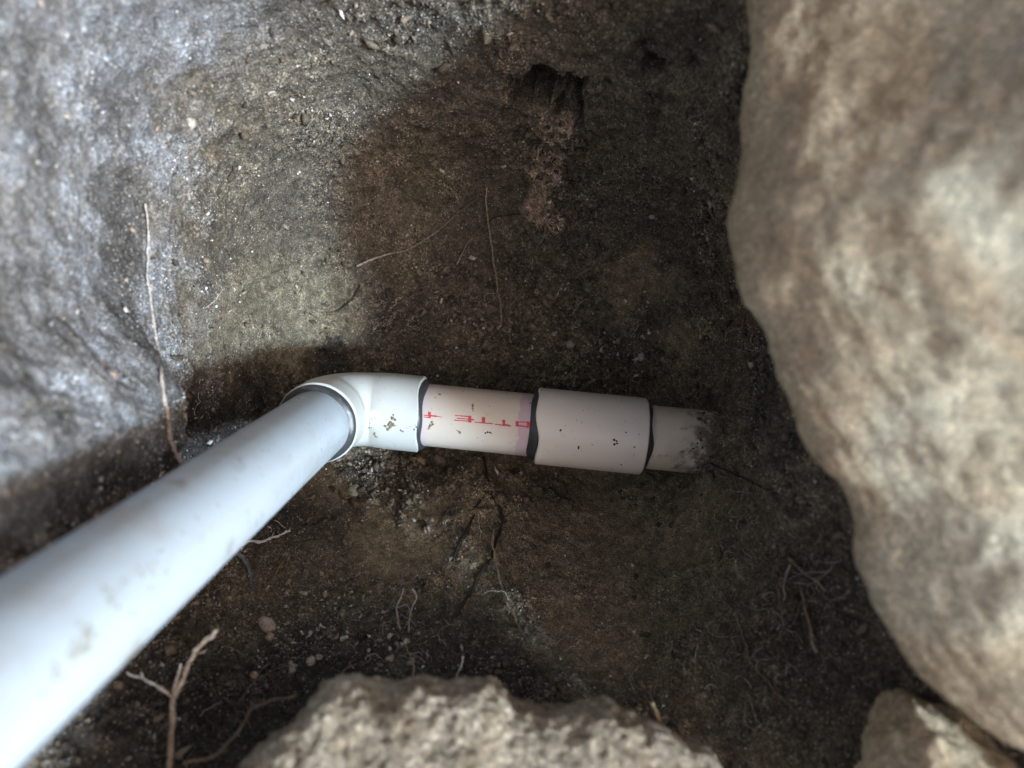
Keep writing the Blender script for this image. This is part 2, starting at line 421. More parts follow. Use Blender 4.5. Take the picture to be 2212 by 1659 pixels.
ga = me.attributes.new('grit', 'FLOAT', 'POINT')
ga.data.foreach_set('value', np.clip((0.22+0.7*rough)*(1-0.4*dry_unshaded)*(0.55+0.7*clump0), 0, 1).astype(np.float32))
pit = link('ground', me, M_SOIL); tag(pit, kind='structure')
# the surface of the yard round the pit
nb = 96
rr = np.array((0.785, 1.2, 2.0, 4.0, 9.0, 25.0, 120.0)); th = np.arange(nb)/nb*2*np.pi
gy = np.stack([np.stack((PC[0]+r*np.cos(th), PC[1]+r*np.sin(th), np.full(nb, 0.383 if r < 1 else 0.386)+(0.02*np.sin(3*th+r) if 1 < r < 30 else 0)), -1) for r in rr])
gm = mesh_np('yard_ground', gy.reshape(-1, 3), grid_faces(len(rr), nb))
set_col(gm, np.tile(C(0.16, 0.135, 0.105), (nb*len(rr), 1)))
tag(link('yard_ground', gm, M_SOIL), kind='structure')

bpy.context.view_layer.update()
def hit(x, y):
    """where the camera ray meets the soil: position, normal"""
    o, d = ray(x, y)
    ok, loc, n, _ = pit.ray_cast(Vector(o), Vector(d).normalized())
    if not ok: return Vector(at(x, y, 0.5)), Vector((0, 0, 1))
    if n.dot(Vector(d)) > 0: n = -n
    return loc, n

# loose crumbs and pale grains: nobody could count them
ICO_V = None
def ico():
    bm = bmesh.new(); bmesh.ops.create_icosphere(bm, subdivisions=1, radius=1)
    v = np.array([tuple(x.co) for x in bm.verts]); f = np.array([[q.index for q in x.verts] for x in bm.faces]); bm.free()
    return v, f
ICO = ico(); ICO[0][:] *= (1+0.22*np.sin(ICO[0]*5.3+1.1).sum(1))[:, None]
OCT = (np.array(((1, 0, 0), (-1, 0, 0), (0, 1, 0), (0, -1, 0), (0, 0, 1), (0, 0, -1)), float),
       np.array(((0, 2, 4), (2, 1, 4), (1, 3, 4), (3, 0, 4), (2, 0, 5), (1, 2, 5), (3, 1, 5), (0, 3, 5))))
def scatter(name, n, weight, size_mu, size_sig, smax, shape, colors, mat, sink=0.2):
    w = weight.copy(); w[far > 0.1] = 0
    w /= w.sum()
    idx = rng.choice(len(pv), n, p=w)
    base, fc = shape; k = len(base)
    sz = np.minimum(np.exp(rng.normal(math.log(size_mu), size_sig, n)), smax)
    rot = rng.normal(size=(n, 4)); rot /= np.linalg.norm(rot, axis=1, keepdims=True)
    a, b, c_, d = rot.T
    Rm = np.stack((1-2*(c_*c_+d*d), 2*(b*c_-a*d), 2*(b*d+a*c_), 2*(b*c_+a*d), 1-2*(b*b+d*d), 2*(c_*d-a*b), 2*(b*d-a*c_), 2*(c_*d+a*b), 1-2*(b*b+c_*c_)), -1).reshape(n, 3, 3)
    v = base[None]*(1+rng.uniform(-.35, .35, (n, k, 1)))*rng.uniform(.6, 1.15, (n, 1, 3))
    v = np.einsum('nij,nkj->nki', Rm, v)*sz[:, None, None]
    pos = pv[idx] + nr[idx]*(sz*(1-2*sink))[:, None] + rng.normal(size=(n, 3))*0.0004
    v += pos[:, None]
    f = (fc[None] + (np.arange(n)*k)[:, None, None]).reshape(-1, 3)
    m = mesh_np(name, v.reshape(-1, 3), f)
    cc = colors[rng.choice(len(colors), n)]*rng.uniform(.6, 1.25, (n, 1))
    set_col(m, np.repeat(cc, k, 0))
    o = link(name, m, mat, smooth=False); tag(o, kind='stuff'); return o
area = np.maximum(np.linalg.norm(pv-np.array((PC[0], PC[1], -0.07)), axis=1), 0.02)*(p[:, 2] < 0.37)
clump = clump0
rub = np.maximum.reduce([patch(1150, 690, 0.05, 0.7, 0.7, 0), patch(1330, 760, 0.035, 0.7, 0.7, 1), patch(860, 1050, 0.04, 0.6, 0.8, 2), patch(1000, 640, 0.03, 0.7, 0.8, 1), patch(1200, 320, 0.03, 0.6, 0.7, 2)])
bits = np.maximum.reduce([patch(670, 1330, 0.03, 0.8, 0.6, 0), patch(850, 1390, 0.02, 0.8, 0.6, 1), patch(1350, 750, 0.03, 0.8, 0.6, 2), patch(780, 1010, 0.02, 0.8, 0.6, 1)])
scatter('soil_crumbs', 15000, area*rough*(0.1+clump**2+2.2*rub)*(1-0.99*dry_unshaded)*(1-0.8*damp_shade), 0.0010, 0.62, 0.0040, ICO,
        np.array(((0.11, 0.084, 0.058), (0.16, 0.122, 0.084), (0.085, 0.066, 0.048), (0.22, 0.17, 0.12))), M_CLOD, 0.3)
scatter('sand_grains', 48000, area*(0.08+clump**2)*(0.2+0.8*rough)*(1+0.9*dry_unshaded+1.5*bits), 0.00038, 0.45, 0.0015, OCT,
        np.array(((0.50, 0.47, 0.43), (0.36, 0.30, 0.23), (0.68, 0.66, 0.63), (0.30, 0.23, 0.16), (0.2, 0.16, 0.12))), M_GRAIN, 0.25)

scatter('gravel_bits', 1100, area*(bits+0.02+0.25*rub+0.05*clump**2), 0.0012, 0.4, 0.0032, ICO,
        np.array(((0.50, 0.43, 0.35), (0.40, 0.31, 0.23), (0.62, 0.58, 0.52), (0.34, 0.25, 0.18))), M_CLOD, 0.3)

# ------------------------------------------------------------------ pipe run
R_P, R_S = 0.02415, 0.0292          # pipe and socket radii
run = empty('pipe_run')
tag(run, 'white plastic pipe rising from an elbow joined to a coupled pipe entering the soil', 'pipe')
def purple_right(t, c):
    x = xcoord(t); n = t.noise(95, 5, 0.65)
    m = t.math('MULTIPLY', t.maprange(t.math('ADD', x, t.math('MULTIPLY', n, 0.012)), 0.1462, 0.1475), 0.62)
    c = t.mix(m, c, (0.46, 0.30, 0.40))
    m2 = t.math('MULTIPLY', t.maprange(t.math('SUBTRACT', x, t.math('MULTIPLY', n, 0.012)), 0.0655, 0.0685, 1, 0), 0.28)
    return t.mix(m2, c, (0.52, 0.40, 0.55))
def buried(t, c):
    x = xcoord(t)
    n1 = t.noise(95, 7, 0.72); n2 = t.noise(32, 4)
    grad = t.maprange(x, 0.245, 0.302, -0.19, 0.15)
    s = t.math('ADD', t.math('ADD', n1, t.math('MULTIPLY', n2, 0.4)), grad)
    c = t.mix(t.maprange(n2, 0.4, 0.7, 0, 0.45), c, (0.40, 0.34, 0.26))
    c = t.mix(t.maprange(s, 0.60, 0.80, 0, 0.92), c, (0.15, 0.105, 0.066))
    m2 = t.math('MULTIPLY', t.maprange(t.math('SUBTRACT', x, t.math('MULTIPLY', n1, 0.012)), 0.2345, 0.2365, 1, 0), 0.4)
    return t.mix(m2, c, (0.36, 0.25, 0.38))
def scuffs(t, c):
    mp = t.n('ShaderNodeMapping'); mp.inputs['Scale'].default_value = (260, 260, 9); t.l(t.coord(), mp.inputs[0])
    s = t.noise(1.0, 4, 0.6, vec=mp.outputs[0]); sel = t.noise(22, 3)
    m = t.math('MULTIPLY', t.maprange(s, 0.64, 0.72), t.maprange(sel, 0.42, 0.58, 0, 0.8))
    c = t.mix(m, c, (0.40, 0.36, 0.27))
    gr = t.noise(75, 4, 0.6); sel2 = t.noise(14, 2)
    m2 = t.math('MULTIPLY', t.maprange(gr, 0.54, 0.70), t.maprange(sel2, 0.44, 0.58, 0, 0.8))
    c = t.mix(m2, c, (0.30, 0.29, 0.24))
    bl = t.noise(20, 6, 0.65); return t.mix(t.maprange(bl, 0.45, 0.7, 0, 0.55), c, (0.36, 0.34, 0.29))
M_PVC = pvc_mat('white_plastic', (0.57, 0.565, 0.515), speck=0.55)
M_RISER = pvc_mat('scuffed_white_plastic', (0.45, 0.51, 0.545), speck=0.5, extra=scuffs)
M_MIDP = pvc_mat('cream_plastic', (0.63, 0.53, 0.435), speck=0.85, extra=purple_right)
M_COUP = pvc_mat('coupling_plastic', (0.76, 0.685, 0.60), speck=0.6)
M_OLD = pvc_mat('soiled_plastic', (0.74, 0.64, 0.51), speck=0.6, rough=0.55, extra=buried)
t_ = NT('sealant'); n_ = t_.noise(130, 4)
d_ = t_.math('MULTIPLY', t_.maprange(t_.voro(800), 0.1, 0.18, 1, 0), t_.maprange(t_.noise(150, 2), 0.52, 0.6))
c_ = t_.mix(d_, t_.mix(n_, (0.030, 0.031, 0.031), (0.055, 0.056, 0.056)), (0.5, 0.5, 0.48)); t_.bump(n_, 0.5, 0.001)
M_SEAL = t_.out(c_, 0.38, 0.5)
t_ = NT('red_ink'); n_ = t_.noise(900, 4, 0.7)
M_INK = t_.out(t_.mix(t_.maprange(n_, 0.35, 0.7), (0.50, 0.015, 0.03), (0.62, 0.12, 0.13)), 0.45, 0.4)
t_ = NT('dried_mud'); n_ = t_.noise(700, 4, 0.7); t_.bump(n_, 0.8, 0.0008)
M_MUD = t_.out(t_.ramp(n_, [(0.35, (0.10, 0.08, 0.045)), (0.65, (0.34, 0.29, 0.18))]), 0.9, 0.2)
t_ = NT('black_grit'); M_GRIT = t_.out((0.018, 0.016, 0.014), 0.8, 0.2)
t_ = NT('purple_primer'); n_ = t_.noise(500, 3); M_PURP = t_.out(t_.mix(n_, (0.12, 0.08, 0.20), (0.30, 0.16, 0.24)), 0.5, 0.4)

def revolve(prof, axis, n=96, wob=None):
    """prof: (along, radius) pairs; axis 'X' or 'Z'; wob(phi, k) -> (dal, drad)"""
    th = np.arange(n)/n*2*np.pi; rows = []
    for k, (a, r) in enumerate(prof):
        da, dr = wob(th, k) if wob else (0*th, 0*th)
        A, Rr = a+da, r+dr
        if axis == 'X': rows.append(np.stack((A, -Rr*np.sin(th), Rr*np.cos(th)), -1))
        else: rows.append(np.stack((Rr*np.cos(th), Rr*np.sin(th), A), -1))
    return np.array(rows).reshape(-1, 3), grid_faces(len(prof), n)
def solid(name, prof, axis, mat, parent, n=96, wob=None):
    v, f = revolve(prof, axis, n, wob)
    m = mesh_np(name, v, f)
    bm = bmesh.new(); bm.from_mesh(m); bmesh.ops.recalc_face_normals(bm, faces=bm.faces); bm.to_mesh(m); bm.free()
    o = link(name, m, mat, parent)
    m.set_sharp_from_angle(angle=math.radians(35))
    return o
def tube_prof(a0, a1, ro, ri, bev=0.0006, n=10, bulge=0):
    p_ = [(a0+0.003, ri), (a0, ri+bev), (a0, ro-bev), (a0+bev, ro)]
    for k in range(1, n): p_.append((a0+(a1-a0)*k/n, ro))
    p_ += [(a1-bev, ro), (a1, ro-bev), (a1, ri+bev), (a1-0.003, ri)]
    return p_
H_S, V_S = 0.0655, 0.0540       # elbow reach along the run and up the riser
X_C0, X_C1 = 0.1545, 0.2365      # coupling
# parts of the run
riser = solid('riser_pipe', tube_prof(0.020, 0.92, R_P, R_P-0.004, n=40), 'Z', M_RISER, run)
midp = solid('connecting_pipe', tube_prof(0.02, X_C0+0.02, R_P, R_P-0.004), 'X', M_MIDP, run)
coup = solid('coupling', tube_prof(X_C0, X_C1, R_S+0.0003, R_P-0.001, 0.0009), 'X', M_COUP, run,
             wob=lambda th, k: ((0.0016*np.sin(2*th+0.6)+0.0009*np.sin(5*th+1))*(k < 4), 0*th))
oldp = solid('buried_pipe', tube_prof(X_C1-0.02, 0.46, R_P+0.0004, R_P-0.004, n=30), 'X', M_OLD, run)
oldp['label'] = 'old grey pipe end caked with soil'
# elbow: sweep round a short bend
def elbow_mesh():
    n = 96; th = np.arange(n)/n*2*np.pi; B = 0.0315; rows = []
    path = []
    for z in (V_S-0.004, V_S): pass
    st = [(V_S-0.003, R_P+0.0003), (V_S, R_P+0.0009), (V_S, R_S-0.0007), (V_S-0.0007, R_S)]
    zs = [V_S-0.006, V_S-0.012, V_S-0.016]
    for z, r in st: path.append((np.array((0, 0, z)), np.array((1, 0, 0)), r))
    for z in zs: path.append((np.array((0, 0, z)), np.array((1, 0, 0)), R_S))
    RB = 0.0285
    for k in range(17):
        a = k/16*math.pi/2
        c = np.array((B-B*math.cos(a), 0, B-B*math.sin(a))); u = np.array((math.cos(a), 0, math.sin(a)))
        path.append((c, u, RB+(R_S-RB)*abs(2*k/16-1)**5))
    for x in (0.040, 0.048, 0.058, H_S-0.0007): path.append((np.array((x, 0, 0)), np.array((0, 0, 1)), R_S+(0.0004 if x > 0.036 else 0)))
    for x, r in ((H_S, R_S-0.0003), (H_S, R_P+0.0009), (H_S-0.003, R_P+0.0003)): path.append((np.array((x, 0, 0)), np.array((0, 0, 1)), r))
    for k, (c, u, r) in enumerate(path):
        v = np.array((0, 1.0, 0))
        w = 0
        if k >= len(path)-4: w = 0.0011*np.sin(2*th+2.2)+0.0006*np.sin(5*th)
        pt = c + np.outer(np.cos(th), u)*r + np.outer(np.sin(th), v)*r
        if k >= len(path)-4: pt[:, 0] += w
        rows.append(pt)
    return np.array(rows).reshape(-1, 3), grid_faces(len(path), n)
v, f = elbow_mesh(); m = mesh_np('elbow', v, f)
bm = bmesh.new(); bm.from_mesh(m); bmesh.ops.recalc_face_normals(bm, faces=bm.faces); bm.to_mesh(m); bm.free()
elbow = link('elbow', m, M_PVC, run); m.set_sharp_from_angle(angle=math.radians(40))
def bead(axis, a, sgn, w0, seed, parent, r_out=R_S, fat=0.0):
    """sealant fillet from a socket face down onto the pipe"""
    r_ = np.random.default_rng(seed); ph = r_.uniform(0, 6.28, 6); am = r_.uniform(0.3, 1, 6)
    def wv(th, q): return sum(am[k]*np.sin((k+1)*th+ph[k]+q) for k in range(6))/4
    K = 9; prof = []
    for k in range(K):
        s_ = k/(K-1); prof.append((a+sgn*(w0*s_), R_P-0.0002+(r_out-0.0014-R_P)*(1-s_)**0.55+fat*math.sin(math.pi*s_)))
    prof = [(a-sgn*0.002, R_P)] + prof
    def wob(th, k):
        s_ = max(0, (k-1)/(K-1))
        return sgn*w0*0.45*s_*wv(th, 0), 0.0008*np.sin(math.pi*s_)*wv(th*1, 2.0)*1.2+0.0004*(s_ < 0.2)*wv(th, 4)
    return solid('sealant_ring', prof, axis, M_SEAL, parent, 120, wob)
bead('Z', V_S-0.0002, 1, 0.0052, 3, elbow, fat=0.0014)
bead('X', H_S-0.0008, 1, 0.0046, 5, elbow, fat=0.0004)
bead('X', X_C0+0.0012, -1, 0.0066, 8, coup, fat=0.0004)
bead('X', X_C1-0.0004, 1, 0.0040, 12, coup)

def cyl(x, y, R):
    """camera ray onto the horizontal pipe of radius R"""
    o, d = ray(x, y)
    a = d[1]**2+d[2]**2; b = o[1]*d[1]+o[2]*d[2]; c = o[1]**2+o[2]**2-R*R
    q = b*b-a*c
    if q < 0: q = 0
    return o+d*((-b-math.sqrt(q))/a)
def cylz(x, y, R):
    o, d = ray(x, y)
    a = d[0]**2+d[1]**2; b = o[0]*d[0]+o[1]*d[1]; c = o[0]**2+o[1]**2-R*R
    q = max(b*b-a*c, 0)
    return o+d*((-b-math.sqrt(q))/a)
# red print on the connecting pipe, strokes in the close-up's own units
def T(x, y): return ((1600+x/3.687)*0.54861, (1480+y/3.687)*0.54861)
strokes = []
def bar(x0, y0, x1, y1, h): strokes.append(((x0, y0-h*.6), (x1, y1-h*.6), (x1, y1+h*.6), (x0, y0+h*.6)))
bar(250, 572, 330, 575, 12); bar(250, 598, 330, 602, 12); bar(315, 566, 356, 570, 82); bar(354, 578, 440, 586, 20); bar(440, 588, 520, 596, 7)
bar(705, 574, 945, 594, 13); bar(730, 614, 945, 632, 11); bar(697, 643, 940, 662, 12); bar(900, 628, 944, 632, 80); bar(940, 634, 985, 640, 18)
bar(990, 673, 1260, 694, 14); bar(1095, 642, 1145, 646, 76)
bar(1288, 703, 1525, 730, 15); bar(1394, 680, 1436, 684, 74); bar(1430, 702, 1500, 716, 12)
bar(1585, 694, 1632, 698, 66); bar(1620, 666, 1765, 676, 14); bar(1610, 718, 1765, 742, 18); bar(1748, 708, 1800, 714, 78); bar(1795, 712, 1828, 716, 54)
vs, fs = [], []
R_T = R_P+0.00012
for q in strokes:
    N1, N2 = 10, 3; b0 = len(vs)
    for i in range(N2+1):
        for j in range(N1+1):
            s_, t2 = j/N1, i/N2
            top = [q[0][k]+(q[1][k]-q[0][k])*s_ for k in (0, 1)]; bot = [q[3][k]+(q[2][k]-q[3][k])*s_ for k in (0, 1)]
            e = random.uniform(-2.2, 2.2)
            X, Y = T(top[0]+(bot[0]-top[0])*t2+(e if j in (0, N1) else 0), top[1]+(bot[1]-top[1])*t2+(e if i in (0, N2) else 0))
            vs.append(cyl(X, Y, R_T + 0.00001*len(fs)/30))
    for i in range(N2):
        for j in range(N1):
            a = b0+i*(N1+1)+j; fs.append((a, a+1, a+N1+2, a+N1+1))
o = link('red_lettering', mesh_np('red_lettering', np.array(vs), np.array(fs)), M_INK, midp)

def spot(pts, mat, parent, name, horiz=True, R=R_P, height=0.0006, split=False):
    if split:
        for q in pts: spot([q], mat, parent, name, horiz, R, height)
        return
    """small dried splashes: pts = (x, y, radius px) in the 2212 picture"""
    vs, fs = [], []
    for (x, y, rp) in pts:
        c = cyl(x, y, R) if horiz else cylz(x, y, R)
        dep = np.linalg.norm(c-CAM); r = rp/FPX*dep
        ax = np.array((1.0, 0, 0)) if horiz else np.array((0, 0, 1.0))
        n = c.copy(); n[0 if horiz else 2] = 0; n = nrm(n); tn = np.cross(ax, n)
        b0 = len(vs); K = 11; ra = [r*random.uniform(0.6, 1.25) for _ in range(K)]
        vs.append(c+n*height*random.uniform(0.7, 1.3))
        for ring, s_ in ((0.62, 0.75), (1.0, -0.35)):
            for k in range(K):
                a = k/K*6.283; pt = c+(ax*math.cos(a)+tn*math.sin(a))*ra[k]*ring
                if horiz: g = np.array((0, pt[1], pt[2]))
                else: g = np.array((pt[0], pt[1], 0))
                g = nrm(g); base = g*R; base[0 if horiz else 2] = pt[0 if horiz else 2]
                vs.append(base+g*height*s_)
        for k in range(K):
            k2 = (k+1) % K
            fs.append((b0, b0+1+k, b0+1+k2, b0+1+k2)); fs.append((b0+1+k, b0+1+K+k, b0+1+K+k2, b0+1+k2))
    tri = []
    for q in fs:
        tri.append((q[0], q[1], q[2]))
        if q[3] != q[2]: tri.append((q[0], q[2], q[3]))
    return link(name, mesh_np(name, np.array(vs), np.array(tri)), mat, parent)
def F4(lst): return [(x*0.54861, y*0.54861, r*0.54861) for x, y, r in lst]
Z3 = lambda lst: F4([(1050+x/3.403, 1400+y/3.403, r/3.403) for x, y, r in lst])
spot(Z3([(1700, 795, 20), (1685, 840, 34), (1720, 860, 22), (1660, 900, 38), (1690, 930, 36), (1640, 925, 32), (1590, 945, 26), (1625, 985, 32), (1660, 960, 26), (1735, 935, 10)]), M_MUD, elbow, 'mud_splash', R=R_S+0.0002, height=0.0011)
spot(Z3([(1445, 1040, 16), (1442, 1062, 16), (1462, 1085, 18), (1480, 1090, 10)]), M_MUD, elbow, 'mud_splash', R=R_S+0.0002, height=0.0007)
spot(Z3([(1800, 1003, 22), (1825, 1015, 20), (1790, 990, 12)]), M_PURP, elbow, 'primer_spot', R=R_S+0.0002, height=0.0005)
spot(Z3([(1975, 990, 22), (2005, 960, 16), (1995, 930, 12), (1925, 955, 12), (1880, 970, 10)]), M_PURP, elbow, 'primer_spot', R=R_S+0.0002, height=0.0004, split=True)
spot(Z3([(1310, 862, 7), (1405, 850, 6), (1457, 840, 6), (1385, 912, 6), (1372, 972, 9), (1403, 965, 7), (1225, 715, 12), (1222, 740, 10), (1522, 290, 7), (1745, 480, 7), (1580, 437, 5)]), M_GRIT, elbow, 'grit_speck', R=R_S+0.0002, height=0.0003, split=True)
Z2 = lambda lst: F4([(1600+x/3.687, 1480+y/3.687, r/3.687) for x, y, r in lst])
spot(Z2([(1150, 830, 16), (1180, 818, 18), (1210, 820, 16), (1232, 832, 12)]), M_GRIT, midp, 'grit_speck', height=0.0006)
spot(Z2([(965, 415, 18), (962, 440, 20), (965, 475, 20), (968, 505, 12)]), M_MUD, midp, 'mud_splash', height=0.0006)
spot(Z2([(370, 675, 26), (350, 715, 30), (335, 745, 26), (385, 705, 22), (320, 770, 18)]), M_MUD, midp, 'mud_splash', height=0.0004)
spot(Z2([(770, 815, 24), (780, 825, 20), (742, 795, 14)]), M_MUD, midp, 'mud_splash', height=0.0006)
spot(Z2([(488, 270, 20), (470, 262, 14), (420, 315, 12), (822, 228, 9), (1040, 352, 8), (1210, 440, 8), (1800, 395, 16), (1840, 405, 18), (1870, 408, 12), (658, 700, 8), (1033, 900, 8)]), M_MUD, midp, 'mud_splash', height=0.0004, split=True)
Z4 = lambda lst: F4([(2050+x/2.458, 1480+y/2.458, r/2.458) for x, y, r in lst])
spot(Z4([(386, 530, 12), (388, 522, 9)]), M_GRIT, coup, 'grit_speck', R=R_S+0.0005, height=0.0006)
spot(Z4([(905, 620, 15), (908, 664, 14), (930, 632, 9), (932, 655, 9), (562, 690, 11), (558, 705, 8)]), M_GRIT, coup, 'grit_speck', R=R_S+0.0005, height=0.0005, split=True)
spot(Z4([(1020, 548, 9), (1100, 688, 10), (975, 860, 10), (605, 335, 5), (540, 428, 5), (590, 450, 5), (433, 482, 5), (692, 666, 6), (1005, 440, 5), (1145, 565, 6), (1095, 762, 6)]), M_MUD, coup, 'mud_splash', R=R_S+0.0005, height=0.0004, split=True)

t_ = NT('grey_smudge'); n_ = t_.noise(260, 4, 0.7)
M_SMUDGE = t_.out(t_.mix(n_, (0.20, 0.20, 0.155), (0.44, 0.45, 0.42)), 0.6, 0.3)
for q in [(116, 1452, 16), (122, 1440, 12), (176, 1398, 28), (200, 1376, 22), (158, 1414, 18), (186, 1372, 16), (232, 1288, 16), (246, 1304, 13), (226, 1274, 10), (300, 1240, 11), (320, 1226, 14), (345, 1190, 8), (330, 1272, 7), (395, 1150, 6), (425, 1120, 5), (285, 1330, 8), (270, 1255, 8), (356, 1236, 8), (90, 1500, 8), (470, 1090, 4), (510, 1040, 4), (560, 1010, 3)]:
    spot([(q[0]+random.gauss(0, 0.55*q[2]), q[1]+random.gauss(0, 0.5*q[2]), q[2]*random.uniform(0.25, 0.5)) for _ in range(7)], M_SMUDGE, riser, 'grey_smudge', horiz=False, height=0.0002)
def crust(n=700):
    base, fc = ICO; k = len(base); V = []; Fa = []
    for q in range(n):
        x = 0.302-abs(random.gauss(0, 0.013)); a = random.uniform(-1.9, 1.9); r = min(0.0007*math.exp(random.gauss(0, 0.5)), 0.0022)
        c = np.array((x, -math.sin(a)*(R_P+r*0.6), math.cos(a)*(R_P+r*0.6)))
        V.append(base*(1+rng.uniform(-.3, .3, (k, 1)))*r*rng.uniform(.6, 1.2, (1, 3))+c); Fa.append(fc+q*k)
    m = mesh_np('soil_crust', np.concatenate(V), np.concatenate(Fa))
    set_col(m, np.repeat(np.array((0.17, 0.128, 0.09))*rng.uniform(.5, 1.4, (n, 1)), k, 0))
    o = link('soil_crust', m, M_CLOD, oldp, smooth=False); o['kind'] = 'stuff'
crust()

# ------------------------------------------------------------------ rocks
def rock_loft(name, contour, section, adir, mat, label, ns=260, nt=260, amp=(0.010, 0.004, 0.0012), seed=1, group=None, end=0.12, flat=False, bvec=(0, 0, 1)):
    """contour: (x, y, depth) edge points seen from the opening; section: (inward, up) outline of a slice"""
    P = np.array([at(*c) for c in contour])
    sl_ = np.concatenate(((0,), np.cumsum(np.linalg.norm(np.diff(P, axis=0), axis=1)))); sl_ /= sl_[-1]
    s = np.linspace(0, 1, ns); Pi = np.stack([np.interp(s, sl_, P[:, k]) for k in range(3)], -1)
    ker = np.hanning(9); ker /= ker.sum()
    for k in range(3):
        Pi[:, k] = np.convolve(np.pad(Pi[:, k], 4, 'edge'), ker, 'valid')
    sec = np.array(section, float); n = len(sec); tt = np.linspace(0, n, nt, endpoint=False)
    i = np.floor(tt).astype(int); f = (tt-i)[:, None]
    g = lambda k: sec[k % n]
    q = 0.5*((2*g(i))+(-g(i-1)+g(i+1))*f+(2*g(i-1)-5*g(i)+4*g(i+1)-g(i+2))*f*f+(-g(i-1)+3*g(i)-3*g(i+1)+g(i+2))*f**3)
    cen = q.mean(0)
    A = nrm(adir); B = nrm(bvec)
    k = np.sqrt(np.clip(1-np.clip((end-s)/end, 0, 1)**2, 0.0004, 1))*np.sqrt(np.clip(1-np.clip((s-1+end)/end, 0, 1)**2, 0.0004, 1))
    qq = cen + (q[None]-cen)*k[:, None, None]
    if flat:      # the low shoulder lies flatter than the upper face
        w_ = sstep(0.45, 0.75, s)[:, None]
        qq[..., 1] = np.where(qq[..., 1] > 0, qq[..., 1]*(1-0.12*w_), qq[..., 1])
    co = Pi[:, None] + qq[..., :1]*A + qq[..., 1:]*B
    nn = vnormals(co)
    pp = co.reshape(-1, 3)
    if ((co-co.mean((0, 1)))*nn).sum() < 0: nn = -nn
    nn = nn.reshape(-1, 3)
    d = amp[0]*fbm(pp, 14, 3, seed) + amp[1]*fbm(pp, 55, 4, seed+3) + amp[2]*fbm(pp, 260, 4, seed+7)
    wv, _ = worley(pp, 28, seed+11); d -= amp[1]*0.9*np.clip(wv-0.62, 0, 1)*2
    pp = pp + nn*(d*np.repeat(np.clip(k*1.5, 0, 1), nt))[:, None]
    m = mesh_np(name, pp, grid_faces(ns, nt))
    caps = bmesh.new(); caps.from_mesh(m); bmesh.ops.recalc_face_normals(caps, faces=caps.faces); caps.to_mesh(m); caps.free()
    o = link(name, m, mat); tag(o, label, 'rock', group)
    return o
M_ROCK = rock_mat('tan_sandstone', [(0.28, (0.48, 0.335, 0.20)), (0.42, (0.63, 0.475, 0.30)), (0.55, (0.76, 0.60, 0.385)), (0.72, (0.85, 0.73, 0.50))], (0.85, 0.74, 0.52), 20, 130, 11, 0.5)
M_ROCK4 = rock_mat('grey_stone', [(0.28, (0.24, 0.21, 0.18)), (0.5, (0.34, 0.31, 0.27)), (0.75, (0.46, 0.43, 0.38))], (0.42, 0.36, 0.30), 30, 200, 12, 0.8)
M_ROCK2 = rock_mat('crumbly_stone', [(0.28, (0.24, 0.165, 0.105)), (0.45, (0.46, 0.36, 0.245)), (0.6, (0.66, 0.55, 0.40)), (0.75, (0.80, 0.71, 0.55))], (0.58, 0.48, 0.35), 60, 260, 20, 0.9)
M_ROCK3 = rock_mat('pale_stone', [(0.28, (0.34, 0.28, 0.19)), (0.5, (0.52, 0.45, 0.32)), (0.75, (0.64, 0.57, 0.43))], (0.40, 0.28, 0.19), 40, 200, 18)
d = 0.305
rock_loft('boulder', [(1740, -900, 0.360), (1700, -600, 0.345), (1670, -330, 0.330), (1640, -160, 0.325), (1628, 0, 0.320), (1640, 60, 0.318), (1640, 130, 0.315), (1612, 250, 0.310), (1608, 330, d), (1577, 470, d), (1582, 540, d), (1620, 640, d), (1680, 770, d),
                      (1748, 905, d), (1757, 965, d), (1800, 1005, d), (1842, 1045, d), (1870, 1120, d), (1888, 1240, 0.294), (1925, 1345, 0.290), (1992, 1455, 0.286), (2050, 1508, 0.284), (2120, 1555, 0.282), (2260, 1630, 0.282), (2420, 1740, 0.287), (2600, 1860, 0.312), (2800, 1980, 0.322)],
          [(0.26, -0.09), (0.12, -0.080), (0.050, -0.055), (0.012, -0.024), (0.0, 0.0), (0.014, 0.024), (0.042, 0.049), (0.080, 0.078), (0.125, 0.108), (0.18, 0.135), (0.25, 0.15), (0.34, 0.14), (0.42, 0.05), (0.38, -0.07)],
          (1, 0.18, 0), M_ROCK, 'large tan boulder with mottled face overhanging the end of the buried pipe', amp=(0.009, 0.0015, 0.0012), seed=3, flat=True)
rock_loft('rock', [(380, 1860, 0.30), (470, 1740, 0.30), (545, 1640, 0.30), (600, 1598, 0.302), (645, 1545, 0.305), (690, 1505, 0.307), (760, 1486, 0.31), (830, 1496, 0.31), (900, 1481, 0.31), (980, 1490, 0.31), (1045, 1488, 0.31), (1080, 1510, 0.312),
                   (1110, 1540, 0.315), (1160, 1552, 0.315), (1240, 1548, 0.315), (1310, 1542, 0.315), (1370, 1562, 0.315), (1450, 1600, 0.315), (1540, 1650, 0.32), (1600, 1730, 0.32), (1650, 1830, 0.32)],
          [(0.0, 0.0), (0.012, 0.020), (0.035, 0.040), (0.075, 0.060), (0.13, 0.065), (0.19, 0.04), (0.20, -0.02), (0.13, -0.06), (0.06, -0.055), (0.016, -0.03)],
          (0.05, -1, 0), M_ROCK2, 'crumbly grey white stone jutting over the pit wall below the roots', amp=(0.004, 0.0036, 0.0022), seed=21)
